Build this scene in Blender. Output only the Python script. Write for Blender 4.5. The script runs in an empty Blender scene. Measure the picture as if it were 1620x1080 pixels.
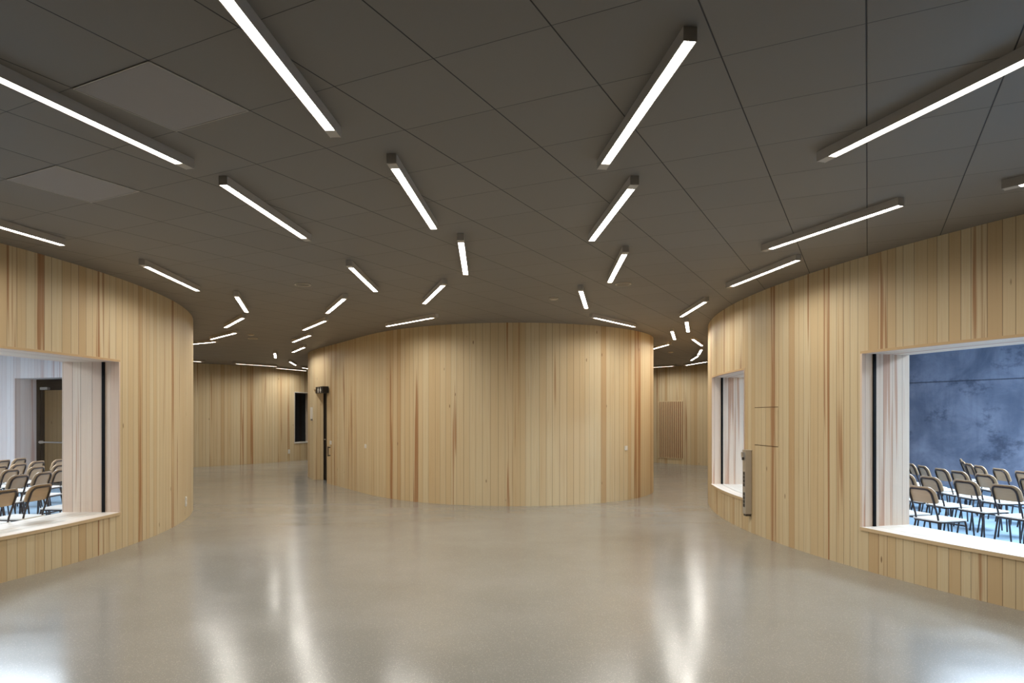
import bpy, math, random
import numpy as np
from math import sin, cos, pi, radians, atan2, hypot

# ------------------------------------------------------------------ camera, world, exposure
SC = bpy.context.scene
COL = SC.collection
CAM_Z, CEIL = 1.615, 3.285
F_PX, HORIZON = 1095.0, 657.8            # focal length and horizon row in a 1620 x 1080 frame
cam_data = bpy.data.cameras.new('camera')
cam_data.sensor_width = 36.0
cam_data.lens = F_PX / 1620 * 36
cam_data.shift_y = (HORIZON - 540) / 1620
cam_data.clip_start = 0.05
cam = bpy.data.objects.new('camera', cam_data)
cam.location = (0, 0, CAM_Z)
cam.rotation_euler = (pi / 2, 0, 0)
COL.objects.link(cam)
SC.camera = cam
SC.view_settings.view_transform = 'Standard'
SC.view_settings.look = 'None'
SC.view_settings.gamma = 1
SC.view_settings.use_curve_mapping = False
SC.view_settings.exposure = 0.06
LAMP_W = 9.6                             # watts of each strip light
LAMP_SPREAD = 157                         # degrees, cut-off of its lens
DIFFUSER = 27.0                            # glow of the diffuser itself
ROOF_GLOW_LEFT, ROOF_GLOW_RIGHT = 22.0, 39.0          # radiance of the added roof lights in the two rooms
world = bpy.data.worlds.new('world')
SC.world = world
world.use_nodes = True
world.node_tree.nodes['Background'].inputs[0].default_value = (0.55, 0.65, 0.8, 1)
world.node_tree.nodes['Background'].inputs[1].default_value = 0.3
try:
    SC.cycles.max_bounces = 10
    SC.cycles.diffuse_bounces = 5
    SC.cycles.transparent_max_bounces = 12
except Exception:
    pass
rng = random.Random(7)


# ------------------------------------------------------------------ node helpers
class NT:
    def __init__(self, name):
        self.m = bpy.data.materials.new(name)
        self.m.use_nodes = True
        self.t = self.m.node_tree
        self.b = self.t.nodes['Principled BSDF']

    def n(self, typ, **kw):
        nd = self.t.nodes.new(typ)
        for k, v in kw.items():
            setattr(nd, k, v)
        return nd

    def put(self, sock, v):
        if hasattr(v, 'is_output') or hasattr(v, 'links'):
            self.t.links.new(v, sock)
        else:
            sock.default_value = v

    def math(self, op, a, b=None, c=None, clamp=False):
        nd = self.n('ShaderNodeMath', operation=op, use_clamp=clamp)
        self.put(nd.inputs[0], a)
        if b is not None:
            self.put(nd.inputs[1], b)
        if c is not None:
            self.put(nd.inputs[2], c)
        return nd.outputs[0]

    def comb(self, x, y, z):
        nd = self.n('ShaderNodeCombineXYZ')
        for i, v in enumerate((x, y, z)):
            self.put(nd.inputs[i], v)
        return nd.outputs[0]

    def noise(self, vec, scale=1.0, detail=2.0, rough=0.5, dist=0.0):
        nd = self.n('ShaderNodeTexNoise')
        self.put(nd.inputs['Vector'], vec)
        nd.inputs['Scale'].default_value = scale
        nd.inputs['Detail'].default_value = detail
        nd.inputs['Roughness'].default_value = rough
        nd.inputs['Distortion'].default_value = dist
        return nd.outputs['Fac']

    def ramp(self, fac, stops, interp='LINEAR'):
        nd = self.n('ShaderNodeValToRGB')
        self.put(nd.inputs[0], fac)
        cr = nd.color_ramp
        cr.interpolation = interp
        while len(cr.elements) < len(stops):
            cr.elements.new(0.5)
        for e, (p, c) in zip(cr.elements, stops):
            e.position = p
            e.color = (c, c, c, 1) if not hasattr(c, '__len__') else (*c, 1)
        return nd.outputs[0]

    def mix(self, fac, a, b, mode='MIX'):
        nd = self.n('ShaderNodeMix', data_type='RGBA', blend_type=mode)
        self.put(nd.inputs[0], fac)
        for s, v in ((nd.inputs[6], a), (nd.inputs[7], b)):
            self.put(s, v if hasattr(v, 'links') else (*v, 1))
        return nd.outputs[2]

    def step(self, v, lo, hi):
        nd = self.n('ShaderNodeMapRange', interpolation_type='SMOOTHSTEP')
        self.put(nd.inputs[0], v)
        nd.inputs[1].default_value = lo
        nd.inputs[2].default_value = hi
        return nd.outputs[0]

    def bump(self, h, dist=0.01, strength=1.0):
        nd = self.n('ShaderNodeBump')
        nd.inputs['Strength'].default_value = strength
        nd.inputs['Distance'].default_value = dist
        self.put(nd.inputs['Height'], h)
        self.t.links.new(nd.outputs[0], self.b.inputs['Normal'])


def srgb(r, g, b):
    f = lambda c: (c / 255 / 12.92) if c <= 10 else ((c / 255 + 0.055) / 1.055) ** 2.4
    return f(r), f(g), f(b)


def plain(name, col, rough=0.5, metal=0.0, emit=None, estr=0.0, vary=0.0):
    k = NT(name)
    k.b.inputs['Base Color'].default_value = (*col, 1)
    k.b.inputs['Roughness'].default_value = rough
    k.b.inputs['Metallic'].default_value = metal
    if vary:
        tc = k.n('ShaderNodeTexCoord')
        f = k.noise(tc.outputs['Object'], 9.0, 4.0, 0.6)
        c = k.mix(f, tuple(x * (1 - vary) for x in col), tuple(min(1, x * (1 + vary)) for x in col))
        k.t.links.new(c, k.b.inputs['Base Color'])
    if emit:
        k.b.inputs['Emission Color'].default_value = (*emit, 1)
        k.b.inputs['Emission Strength'].default_value = estr
    return k.m


def pine(name, pale, mid, heart, streak=1.0, board=0.115, seam=0.55, knots=0.8, seed=0.0, rough=0.5):
    """Vertical tongue-and-groove pine boards: UV u = metres along the wall, v = metres up."""
    k = NT(name)
    uv = k.n('ShaderNodeUVMap').outputs[0]
    sep = k.n('ShaderNodeSeparateXYZ')
    k.t.links.new(uv, sep.inputs[0])
    u, v = sep.outputs[0], sep.outputs[1]
    w = k.math('ADD', k.math('DIVIDE', u, board), seed)
    vor = k.n('ShaderNodeTexVoronoi', voronoi_dimensions='1D', feature='F1')
    k.t.links.new(w, vor.inputs['W'])
    vor.inputs['Scale'].default_value = 1.0
    vor.inputs['Randomness'].default_value = 0.62
    edge = k.n('ShaderNodeTexVoronoi', voronoi_dimensions='1D', feature='DISTANCE_TO_EDGE')
    k.t.links.new(w, edge.inputs['W'])
    edge.inputs['Scale'].default_value = 1.0
    edge.inputs['Randomness'].default_value = 0.62
    sc = k.n('ShaderNodeSeparateColor')
    k.t.links.new(vor.outputs['Color'], sc.inputs[0])
    r1, r2, r3 = sc.outputs
    # tone of each board
    blend = lambda f, a, b: tuple((1 - f) * x + f * y for x, y in zip(a, b))
    tone = k.ramp(r1, [(0.0, pale), (0.6, blend(0.45, pale, mid)), (0.88, blend(0.8, pale, mid)), (1.0, blend(0.3, mid, heart))])
    off = k.math('MULTIPLY', r2, 37.0)
    # fine grain lines
    g1 = k.noise(k.comb(k.math('MULTIPLY', u, 95.0), k.math('MULTIPLY', v, 1.1), off), 1.0, 3.0, 0.6)
    g2 = k.noise(k.comb(k.math('MULTIPLY', u, 26.0), k.math('MULTIPLY', v, 0.7), off), 1.0, 3.0, 0.55, 0.6)
    col = k.mix(k.math('MULTIPLY', k.step(g1, 0.42, 0.72), 0.5), tone, mid)
    col = k.mix(k.math('MULTIPLY', k.step(g2, 0.5, 0.8), 0.35), col, tuple(0.6 * a + 0.4 * b for a, b in zip(mid, heart)))
    # tapering heartwood streaks, only on some boards
    s1 = k.noise(k.comb(k.math('MULTIPLY', u, 17.0), k.math('MULTIPLY', v, 0.33), off), 1.0, 2.0, 0.45, 0.25)
    thr = k.math('MULTIPLY_ADD', k.math('POWER', r3, 3.0), -0.30, 0.83 - 0.05 * streak)
    st = k.math('MULTIPLY', k.math('SUBTRACT', s1, thr), 12.0, clamp=True)
    wob = k.math('MULTIPLY_ADD', g1, 0.6, 0.55)
    col = k.mix(k.math('MULTIPLY', k.math('MULTIPLY', st, wob), 0.92 * min(1, streak), clamp=True), col, heart)
    s2 = k.noise(k.comb(k.math('MULTIPLY', u, 42.0), k.math('MULTIPLY', v, 0.13), k.math('ADD', off, 9.0)), 1.0, 2.0, 0.5, 0.1)
    thr2 = k.math('MULTIPLY_ADD', k.math('POWER', r1, 3.0), -0.17, 0.80)
    st2 = k.math('MULTIPLY', k.math('SUBTRACT', s2, thr2), 14.0, clamp=True)
    col = k.mix(k.math('MULTIPLY', k.math('MULTIPLY', st2, wob), 0.75 * min(1, streak), clamp=True), col, blend(0.25, heart, mid))
    # small knots
    kv = k.n('ShaderNodeTexVoronoi', voronoi_dimensions='3D', feature='F1')
    k.t.links.new(k.comb(k.math('MULTIPLY', u, 8.5), k.math('MULTIPLY', v, 2.4), off), kv.inputs['Vector'])
    kv.inputs['Scale'].default_value = 1.0
    ks = k.n('ShaderNodeSeparateColor')
    k.t.links.new(kv.outputs['Color'], ks.inputs[0])
    kd = k.math('MULTIPLY_ADD', k.math('GREATER_THAN', ks.outputs[0], 0.86), -1.0, 1.0)
    kn = k.math('SUBTRACT', 1.0, k.step(k.math('ADD', kv.outputs['Distance'], kd), 0.04, 0.11))
    col = k.mix(k.math('MULTIPLY', kn, knots), col, tuple(0.45 * a for a in heart))
    # board joints: a tight dark line, deeper on some boards
    sd = k.math('SUBTRACT', 1.0, k.step(edge.outputs['Distance'], 0.010, 0.034))
    dep = k.math('MULTIPLY', sd, k.math('MULTIPLY_ADD', r2, 0.75, seam - 0.3), clamp=True)
    col = k.mix(dep, col, tuple(0.42 * a for a in heart))
    k.t.links.new(col, k.b.inputs['Base Color'])
    k.b.inputs['Roughness'].default_value = rough
    k.b.inputs['Specular IOR Level'].default_value = 0.35
    k.bump(k.math('MULTIPLY_ADD', sd, -1.0, k.math('MULTIPLY', g1, 0.12)), 0.003, 0.6)
    return k.m


PALE, MID, HEART = srgb(214, 197, 161), srgb(204, 177, 134), srgb(155, 103, 60)
WPALE, WMID, WHEART = srgb(228, 217, 211), srgb(214, 192, 182), srgb(196, 158, 144)
JPALE, JMID, JHEART = srgb(226, 208, 189), srgb(214, 185, 163), srgb(186, 138, 110)
M = {}
M['pine_left'] = pine('pine_boards_left', PALE, MID, HEART, 1.7, seed=11.3)
M['pine_centre'] = pine('pine_boards_centre', PALE, MID, HEART, 1.1, seed=203.7, board=0.125)
M['pine_right'] = pine('pine_boards_right', PALE, MID, HEART, 1.9, seed=57.1)
M['pine_back'] = pine('pine_boards_back', PALE, MID, HEART, 1.6, seed=401.9)
M['pine_white'] = pine('whitewashed_pine_boards', WPALE, WMID, WHEART, 1.8, seed=77.7, seam=0.4, knots=0.3)
M['pine_reveal'] = pine('pale_reveal_boards', JPALE, JMID, JHEART, 2.0, seed=31.2, seam=0.4, knots=0.2)
M['pine_sill'] = pine('pale_sill_boards', srgb(236, 228, 216), srgb(226, 212, 196), srgb(205, 172, 140), 0.5, seed=91.4, seam=0.5, knots=0.1, rough=0.35)
M['pine_edge'] = pine('pine_edge_grain', srgb(210, 188, 152), srgb(198, 166, 124), srgb(170, 122, 80), 0.9, seed=15.5, seam=0.0, knots=0.0, board=0.6)
M['aluminium'] = plain('brushed_aluminium', (0.56, 0.53, 0.48), 0.42, 0.75, vary=0.05)
M['housing'] = plain('grey_lamp_housing', srgb(186, 177, 165), 0.5, 0.1, vary=0.04)
M['diffuser'] = plain('lit_opal_diffuser', (0.9, 0.9, 0.88), 0.5, emit=(1.0, 0.95, 0.875), estr=DIFFUSER)
M['black'] = plain('black_gasket', (0.006, 0.006, 0.007), 0.6, vary=0.1)
M['black'].node_tree.nodes['Principled BSDF'].inputs['Specular IOR Level'].default_value = 0.1
M['black_metal'] = plain('black_metal', (0.012, 0.010, 0.009), 0.4, 0.2, vary=0.1)
M['dark_frame'] = plain('dark_brown_door_frame', srgb(26, 17, 15), 0.7, 0.0, vary=0.1)
M['dark_frame'].node_tree.nodes['Principled BSDF'].inputs['Specular IOR Level'].default_value = 0.12
M['white_plastic'] = plain('white_plastic', (0.72, 0.70, 0.64), 0.4, vary=0.03)
M['grey_plastic'] = plain('grey_plastic', (0.20, 0.19, 0.18), 0.5, vary=0.05)
M['grille_back'] = plain('reddish_brown_wood', srgb(140, 88, 52), 0.6, vary=0.15)
M['slat'] = plain('pale_pine_slat', srgb(216, 194, 154), 0.55, vary=0.06)
M['hatch_line'] = plain('thin_brown_gap', srgb(96, 68, 42), 0.7, vary=0.05)
M['blue_floor'] = plain('pale_blue_linoleum', srgb(138, 162, 180), 0.35, vary=0.06)
M['steel'] = plain('brushed_steel', (0.62, 0.61, 0.58), 0.3, 0.9, vary=0.05)
M['dark_steel'] = plain('dark_steel', (0.10, 0.09, 0.08), 0.35, 0.8, vary=0.05)
M['sky_left'] = plain('daylit_roof_glazing_left', (0.8, 0.8, 0.8), 0.5, emit=(0.80, 0.89, 1.0), estr=ROOF_GLOW_LEFT)  # glow of the added roof lights, standing in for daylight from above
M['sky_right'] = plain('daylit_roof_glazing_right', (0.8, 0.8, 0.8), 0.5, emit=(0.68, 0.82, 1.0), estr=ROOF_GLOW_RIGHT)
M['room_ceiling'] = plain('white_room_ceiling', (0.66, 0.67, 0.68), 0.7, vary=0.02)
M['ring_trim'] = plain('ceiling_device_trim', srgb(205, 192, 172), 0.4, vary=0.03)
M['device_face'] = plain('ceiling_device_face', srgb(120, 110, 97), 0.5, vary=0.04)
M['access_tile'] = plain('access_panel_tile', srgb(152, 144, 138), 0.6, vary=0.03)
M['chair_tube'] = plain('dark_brown_steel_tube', srgb(50, 38, 36), 0.38, 0.35, vary=0.08)


def chair_wood():
    k = NT('chair_plywood')
    tc = k.n('ShaderNodeTexCoord')
    sp = k.n('ShaderNodeSeparateXYZ')
    k.t.links.new(tc.outputs['Object'], sp.inputs[0])
    g = k.noise(k.comb(k.math('MULTIPLY', sp.outputs[0], 30), k.math('MULTIPLY', sp.outputs[1], 4), k.math('MULTIPLY', sp.outputs[2], 60)), 1.0, 3.0, 0.6)
    k.t.links.new(k.mix(g, srgb(182, 153, 118), srgb(160, 130, 97)), k.b.inputs['Base Color'])
    k.b.inputs['Roughness'].default_value = 0.42
    return k.m


def seat_laminate():
    k = NT('pale_seat_laminate')
    tc = k.n('ShaderNodeTexCoord')
    sp = k.n('ShaderNodeSeparateXYZ')
    k.t.links.new(tc.outputs['Object'], sp.inputs[0])
    g = k.noise(k.comb(k.math('MULTIPLY', sp.outputs[0], 4), k.math('MULTIPLY', sp.outputs[1], 55), 0.0), 1.0, 3.0, 0.6)
    k.t.links.new(k.mix(g, srgb(232, 226, 216), srgb(220, 211, 198)), k.b.inputs['Base Color'])
    k.b.inputs['Roughness'].default_value = 0.3
    return k.m


M['chair_wood'] = chair_wood()
M['seat'] = seat_laminate()


def floor_material():
    k = NT('polished_ground_concrete')
    tc = k.n('ShaderNodeTexCoord').outputs['Object']
    cloud = k.noise(tc, 0.7, 4.0, 0.55)
    cloud2 = k.noise(tc, 4.0, 4.0, 0.6)
    grit = k.noise(tc, 130.0, 2.0, 0.6)
    col = k.mix(k.step(cloud, 0.25, 0.75), srgb(136, 134, 126), srgb(149, 147, 140))
    col = k.mix(k.math('MULTIPLY', cloud2, 0.35), col, srgb(134, 131, 121))
    col = k.mix(k.math('MULTIPLY', k.step(grit, 0.44, 0.62), 0.22), col, srgb(112, 105, 94))
    vo = k.n('ShaderNodeTexVoronoi', feature='F1')
    k.t.links.new(tc, vo.inputs['Vector'])
    vo.inputs['Scale'].default_value = 105.0
    sc = k.n('ShaderNodeSeparateColor')
    k.t.links.new(vo.outputs['Color'], sc.inputs[0])
    chip = k.math('MULTIPLY', k.math('GREATER_THAN', sc.outputs[0], 0.72), k.math('LESS_THAN', vo.outputs['Distance'], 0.36))
    col = k.mix(k.math('MULTIPLY', chip, 0.32), col, srgb(205, 199, 186))
    k.t.links.new(col, k.b.inputs['Base Color'])
    sp = k.n('ShaderNodeSeparateXYZ')
    k.t.links.new(tc, sp.inputs[0])
    swirl = k.noise(k.comb(k.math('MULTIPLY', sp.outputs[0], 0.9), k.math('MULTIPLY', sp.outputs[1], 1.8), 0.0), 1.0, 3.0, 0.5)
    rg = k.n('ShaderNodeMapRange')
    k.t.links.new(swirl, rg.inputs[0])
    rg.inputs[1].default_value, rg.inputs[2].default_value = 0.3, 0.7
    rg.inputs[3].default_value, rg.inputs[4].default_value = 0.155, 0.215
    k.t.links.new(rg.outputs[0], k.b.inputs['Roughness'])
    k.b.inputs['Specular IOR Level'].default_value = 0.5
    k.bump(k.noise(tc, 3.0, 1.0, 0.4), 0.002, 0.12)
    return k.m


TH, TILE = radians(27.2), 0.6             # ceiling grid: turned by TH, square tiles
GX, GY = -0.5390 * 1.6704, 2.1010 * 1.6704


def grid_pt(i, j):
    return GX + TILE * (i * cos(TH) + j * sin(TH)), GY + TILE * (-i * sin(TH) + j * cos(TH))


def ceiling_material():
    k = NT('grey_acoustic_ceiling_tiles')
    tc = k.n('ShaderNodeTexCoord').outputs['Object']
    sp = k.n('ShaderNodeSeparateXYZ')
    k.t.links.new(tc, sp.inputs[0])
    x = k.math('SUBTRACT', sp.outputs[0], GX)
    y = k.math('SUBTRACT', sp.outputs[1], GY)
    a = k.math('DIVIDE', k.math('SUBTRACT', k.math('MULTIPLY', x, cos(TH)), k.math('MULTIPLY', y, sin(TH))), TILE)
    b = k.math('DIVIDE', k.math('ADD', k.math('MULTIPLY', x, sin(TH)), k.math('MULTIPLY', y, cos(TH))), TILE)
    da = k.math('ABSOLUTE', k.math('SUBTRACT', k.math('FRACT', k.math('ADD', a, 0.5)), 0.5))
    db = k.math('ABSOLUTE', k.math('SUBTRACT', k.math('FRACT', k.math('ADD', b, 0.5)), 0.5))
    ja = k.math('SUBTRACT', 1.0, k.step(da, 0.0035, 0.0075))
    jb = k.math('SUBTRACT', 1.0, k.step(db, 0.0015, 0.0055))
    joint = k.math('MAXIMUM', ja, k.math('MULTIPLY', jb, 0.8))
    wn = k.n('ShaderNodeTexWhiteNoise', noise_dimensions='2D')
    k.t.links.new(k.comb(k.math('FLOOR', a), k.math('FLOOR', b), 0.0), wn.inputs['Vector'])
    tile = k.mix(wn.outputs['Value'], srgb(128, 121, 113), srgb(132, 125, 117))
    tile = k.mix(k.math('MULTIPLY', k.noise(tc, 160.0, 2.0, 0.6), 0.25), tile, srgb(117, 110, 102))
    k.t.links.new(k.mix(joint, tile, (0.012, 0.011, 0.010)), k.b.inputs['Base Color'])
    k.b.inputs['Roughness'].default_value = 0.55
    k.b.inputs['Specular IOR Level'].default_value = 0.35
    k.bump(k.math('MULTIPLY', joint, -1.0), 0.006, 0.7)
    return k.m


def concrete_material():
    k = NT('board_marked_concrete')
    tc = k.n('ShaderNodeUVMap').outputs[0]
    sp = k.n('ShaderNodeSeparateXYZ')
    k.t.links.new(tc, sp.inputs[0])
    u, v = sp.outputs[0], sp.outputs[1]
    big = k.noise(tc, 0.9, 6.0, 0.62, 0.5)
    fine = k.noise(tc, 9.0, 5.0, 0.65)
    vert = k.noise(k.comb(k.math('MULTIPLY', u, 7.0), k.math('MULTIPLY', v, 0.8), 0.0), 1.0, 4.0, 0.6)
    col = k.mix(k.step(big, 0.32, 0.68), srgb(111, 121, 142), srgb(160, 167, 186))
    col = k.mix(k.math('MULTIPLY', k.step(vert, 0.45, 0.75), 0.35), col, srgb(98, 108, 129))
    low = k.noise(k.comb(k.math('MULTIPLY', u, 1.2), k.math('MULTIPLY', v, 1.6), 4.0), 1.0, 5.0, 0.7)
    col = k.mix(k.math('MULTIPLY', k.step(low, 0.53, 0.68), 0.7), col, srgb(64, 73, 94))
    col = k.mix(k.math('MULTIPLY', k.step(fine, 0.55, 0.8), 0.3), col, srgb(78, 87, 107))
    dj = k.math('ABSOLUTE', k.math('SUBTRACT', v, 2.42))
    jn = k.math('SUBTRACT', 1.0, k.step(k.math('SUBTRACT', dj, k.math('MULTIPLY', fine, 0.012)), 0.0, 0.014))
    col = k.mix(k.math('MULTIPLY', jn, 0.75), col, srgb(52, 58, 70))
    k.t.links.new(col, k.b.inputs['Base Color'])
    k.b.inputs['Roughness'].default_value = 0.7
    k.bump(k.math('MULTIPLY_ADD', jn, -1.0, fine), 0.006, 0.4)
    return k.m


def glass_material():
    k = NT('clear_window_glass')
    tr = k.n('ShaderNodeBsdfTransparent')
    tr.inputs[0].default_value = (0.975, 0.985, 0.98, 1)
    gl = k.n('ShaderNodeBsdfGlossy')
    gl.inputs['Roughness'].default_value = 0.01
    fr = k.n('ShaderNodeFresnel')
    fr.inputs[0].default_value = 1.45
    mx = k.n('ShaderNodeMixShader')
    k.t.links.new(k.math('MULTIPLY', fr.outputs[0], 0.06), mx.inputs[0])
    k.t.links.new(tr.outputs[0], mx.inputs[1])
    k.t.links.new(gl.outputs[0], mx.inputs[2])
    k.t.links.new(mx.outputs[0], k.t.nodes['Material Output'].inputs[0])
    return k.m


M['floor'] = floor_material()
M['ceiling'] = ceiling_material()
M['concrete'] = concrete_material()
M['glass'] = glass_material()


# ------------------------------------------------------------------ mesh helpers
class MB:
    """Collects faces with UVs; build() links them as one mesh object."""

    def __init__(self):
        self.v, self.f, self.uv, self.mi = [], [], [], []

    def face(self, pts, uvs=None, mi=0):
        n = len(self.v)
        self.v += [tuple(p) for p in pts]
        self.f.append(tuple(range(n, n + len(pts))))
        self.uv.append(uvs or [(p[0] + p[1], p[2]) for p in pts])
        self.mi.append(mi)

    def box(self, c, ax, ay, az, mi=0):
        """centre and three half-axis vectors"""
        c, ax, ay, az = map(np.array, (c, ax, ay, az))
        P = lambda i, j, k: c + i * ax + j * ay + k * az
        L = [2 * np.linalg.norm(a) for a in (ax, ay, az)]
        for (a, b, w) in ((0, 1, 2), (1, 2, 0), (0, 2, 1)):
            for s in (-1, 1):
                q = []
                for (p, r) in ((-1, -1), (1, -1), (1, 1), (-1, 1)):
                    t = [0, 0, 0]
                    t[a], t[b], t[w] = p, r, s
                    q.append((P(*t), (p * L[a] / 2, r * L[b] / 2)))
                pts = [x[0] for x in q]
                nn = np.cross(pts[1] - pts[0], pts[2] - pts[0])
                if np.dot(nn, pts[0] - c) < 0:
                    q.reverse()
                self.face([x[0] for x in q], [x[1] for x in q], mi)

    def abox(self, x0, x1, y0, y1, z0, z1, mi=0):
        self.box(((x0 + x1) / 2, (y0 + y1) / 2, (z0 + z1) / 2), ((x1 - x0) / 2, 0, 0), (0, (y1 - y0) / 2, 0), (0, 0, (z1 - z0) / 2), mi)

    def tube(self, path, r, n=8, mi=0, caps=True):
        path = [np.array(p, float) for p in path]
        rings = []
        prev = None
        for i, p in enumerate(path):
            d = path[min(i + 1, len(path) - 1)] - path[max(i - 1, 0)]
            d /= np.linalg.norm(d)
            if prev is None:
                ref = np.array((0, 0, 1.0)) if abs(d[2]) < 0.9 else np.array((1.0, 0, 0))
                a = np.cross(d, ref)
            else:
                a = prev - d * np.dot(prev, d)
            a /= np.linalg.norm(a)
            prev = a
            b = np.cross(d, a)
            rings.append([p + r * (cos(2 * pi * k / n) * a + sin(2 * pi * k / n) * b) for k in range(n)])
        for i in range(len(rings) - 1):
            for k in range(n):
                self.face([rings[i][k], rings[i][(k + 1) % n], rings[i + 1][(k + 1) % n], rings[i + 1][k]], mi=mi)
        if caps:
            self.face(list(reversed(rings[0])), mi=mi)
            self.face(rings[-1], mi=mi)

    def disc(self, c, r, z0, z1, n=32, mi=0, r_in=0.0):
        """a round plate (or ring) hanging between heights z0 (lower) and z1"""
        P = lambda rad, k, z: (c[0] + rad * cos(2 * pi * k / n), c[1] + rad * sin(2 * pi * k / n), z)
        for k in range(n):
            self.face([P(r, k, z0), P(r, k + 1, z0), P(r, k + 1, z1), P(r, k, z1)], mi=mi)
            if r_in:
                self.face([P(r_in, k + 1, z0), P(r_in, k, z0), P(r_in, k, z1), P(r_in, k + 1, z1)], mi=mi)
                self.face([P(r, k + 1, z0), P(r, k, z0), P(r_in, k, z0), P(r_in, k + 1, z0)], mi=mi)
        if not r_in:
            self.face([P(r, -k, z0) for k in range(n)], mi=mi)

    def sector(self, c, r0, r1, a0, a1, z0, z1, n, mi=0, mi_out=None):
        """block of a ring: radii r0 < r1, angles a0 < a1. UV: boards run along the long side."""
        P = lambda r, a, z: (c[0] + r * cos(a), c[1] + r * sin(a), z)
        mo = mi if mi_out is None else mi_out
        for i in range(n):
            p, q = a0 + (a1 - a0) * i / n, a0 + (a1 - a0) * (i + 1) / n
            sp, sq = p * r1, q * r1
            u4 = [(z0, sp), (z0, sq), (z1, sq), (z1, sp)]
            if z1 - z0 > abs(a1 - a0) * r1:
                u4 = [(b, a) for a, b in u4]
            self.face([P(r1, p, z0), P(r1, q, z0), P(r1, q, z1), P(r1, p, z1)], u4, mo)
            self.face([P(r0, q, z0), P(r0, p, z0), P(r0, p, z1), P(r0, q, z1)], [u4[1], u4[0], u4[3], u4[2]], mo)
            self.face([P(r0, p, z1), P(r1, p, z1), P(r1, q, z1), P(r0, q, z1)], [(r0, sp), (r1, sp), (r1, sq), (r0, sq)], mi)
            self.face([P(r1, p, z0), P(r0, p, z0), P(r0, q, z0), P(r1, q, z0)], [(r1, sp), (r0, sp), (r0, sq), (r1, sq)], mi)
        for a, fl in ((a0, False), (a1, True)):
            q = [(P(r0, a, z0), (r0, z0)), (P(r1, a, z0), (r1, z0)), (P(r1, a, z1), (r1, z1)), (P(r0, a, z1), (r0, z1))]
            if fl:
                q.reverse()
            self.face([x[0] for x in q], [x[1] for x in q], mi)

    def build(self, name, mats, parent=None, smooth=False, loc=None):
        me = bpy.data.meshes.new(name)
        # weld coincident vertices
        idx, verts, faces = {}, [], []
        remap = []
        for p in self.v:
            key = (round(p[0], 5), round(p[1], 5), round(p[2], 5))
            if key not in idx:
                idx[key] = len(verts)
                verts.append(key)
            remap.append(idx[key])
        keep = []
        for i, f in enumerate(self.f):
            g = [remap[x] for x in f]
            if len(set(g)) == len(g):
                faces.append(g)
                keep.append(i)
        if loc:
            verts = [(x - loc[0], y - loc[1], z - loc[2]) for x, y, z in verts]
        me.from_pydata(verts, [], faces)
        lay = me.uv_layers.new(name='UVMap')
        li = 0
        for fi in keep:
            for t in self.uv[fi]:
                lay.data[li].uv = (float(t[0]), float(t[1]))
                li += 1
        if not isinstance(mats, (list, tuple)):
            mats = [mats]
        for m in mats:
            me.materials.append(m)
        me.polygons.foreach_set('material_index', [self.mi[i] for i in keep])
        if smooth:
            me.polygons.foreach_set('use_smooth', [True] * len(faces))
        me.update()
        o = bpy.data.objects.new(name, me)
        COL.objects.link(o)
        if loc:
            o.location = loc
        if parent:
            o.parent = parent
        return o


def tag(o, label=None, cat=None, group=None, kind=None):
    for k, v in (('label', label), ('category', cat), ('group', group), ('kind', kind)):
        if v:
            o[k] = v
    return o


def empty(name, loc=(0, 0, 0), rz=0.0):
    o = bpy.data.objects.new(name, None)
    o.location = loc
    o.rotation_euler = (0, 0, rz)
    o.empty_display_size = 0.2
    COL.objects.link(o)
    return o


def ray_circle(px, c, R):
    """nearest point where the sight line through image column px meets a circular wall"""
    d = np.array(((px - 810) / F_PX, 1.0))
    d /= np.linalg.norm(d)
    b = np.dot(d, c)
    t = b - math.sqrt(b * b - (np.dot(c, c) - R * R))
    return d * t


def ang(c, p):
    return atan2(p[1] - c[1], p[0] - c[0])


# ------------------------------------------------------------------ floor and ceiling
mb = MB()
mb.face([(-32, -14, 0), (32, -14, 0), (32, 48, 0), (-32, 48, 0)])
tag(mb.build('floor', M['floor']), kind='structure')
mb = MB()
mb.abox(-32, 32, -14, 48, CEIL, CEIL + 0.2)
tag(mb.build('ceiling', M['ceiling']), kind='structure')


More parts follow.
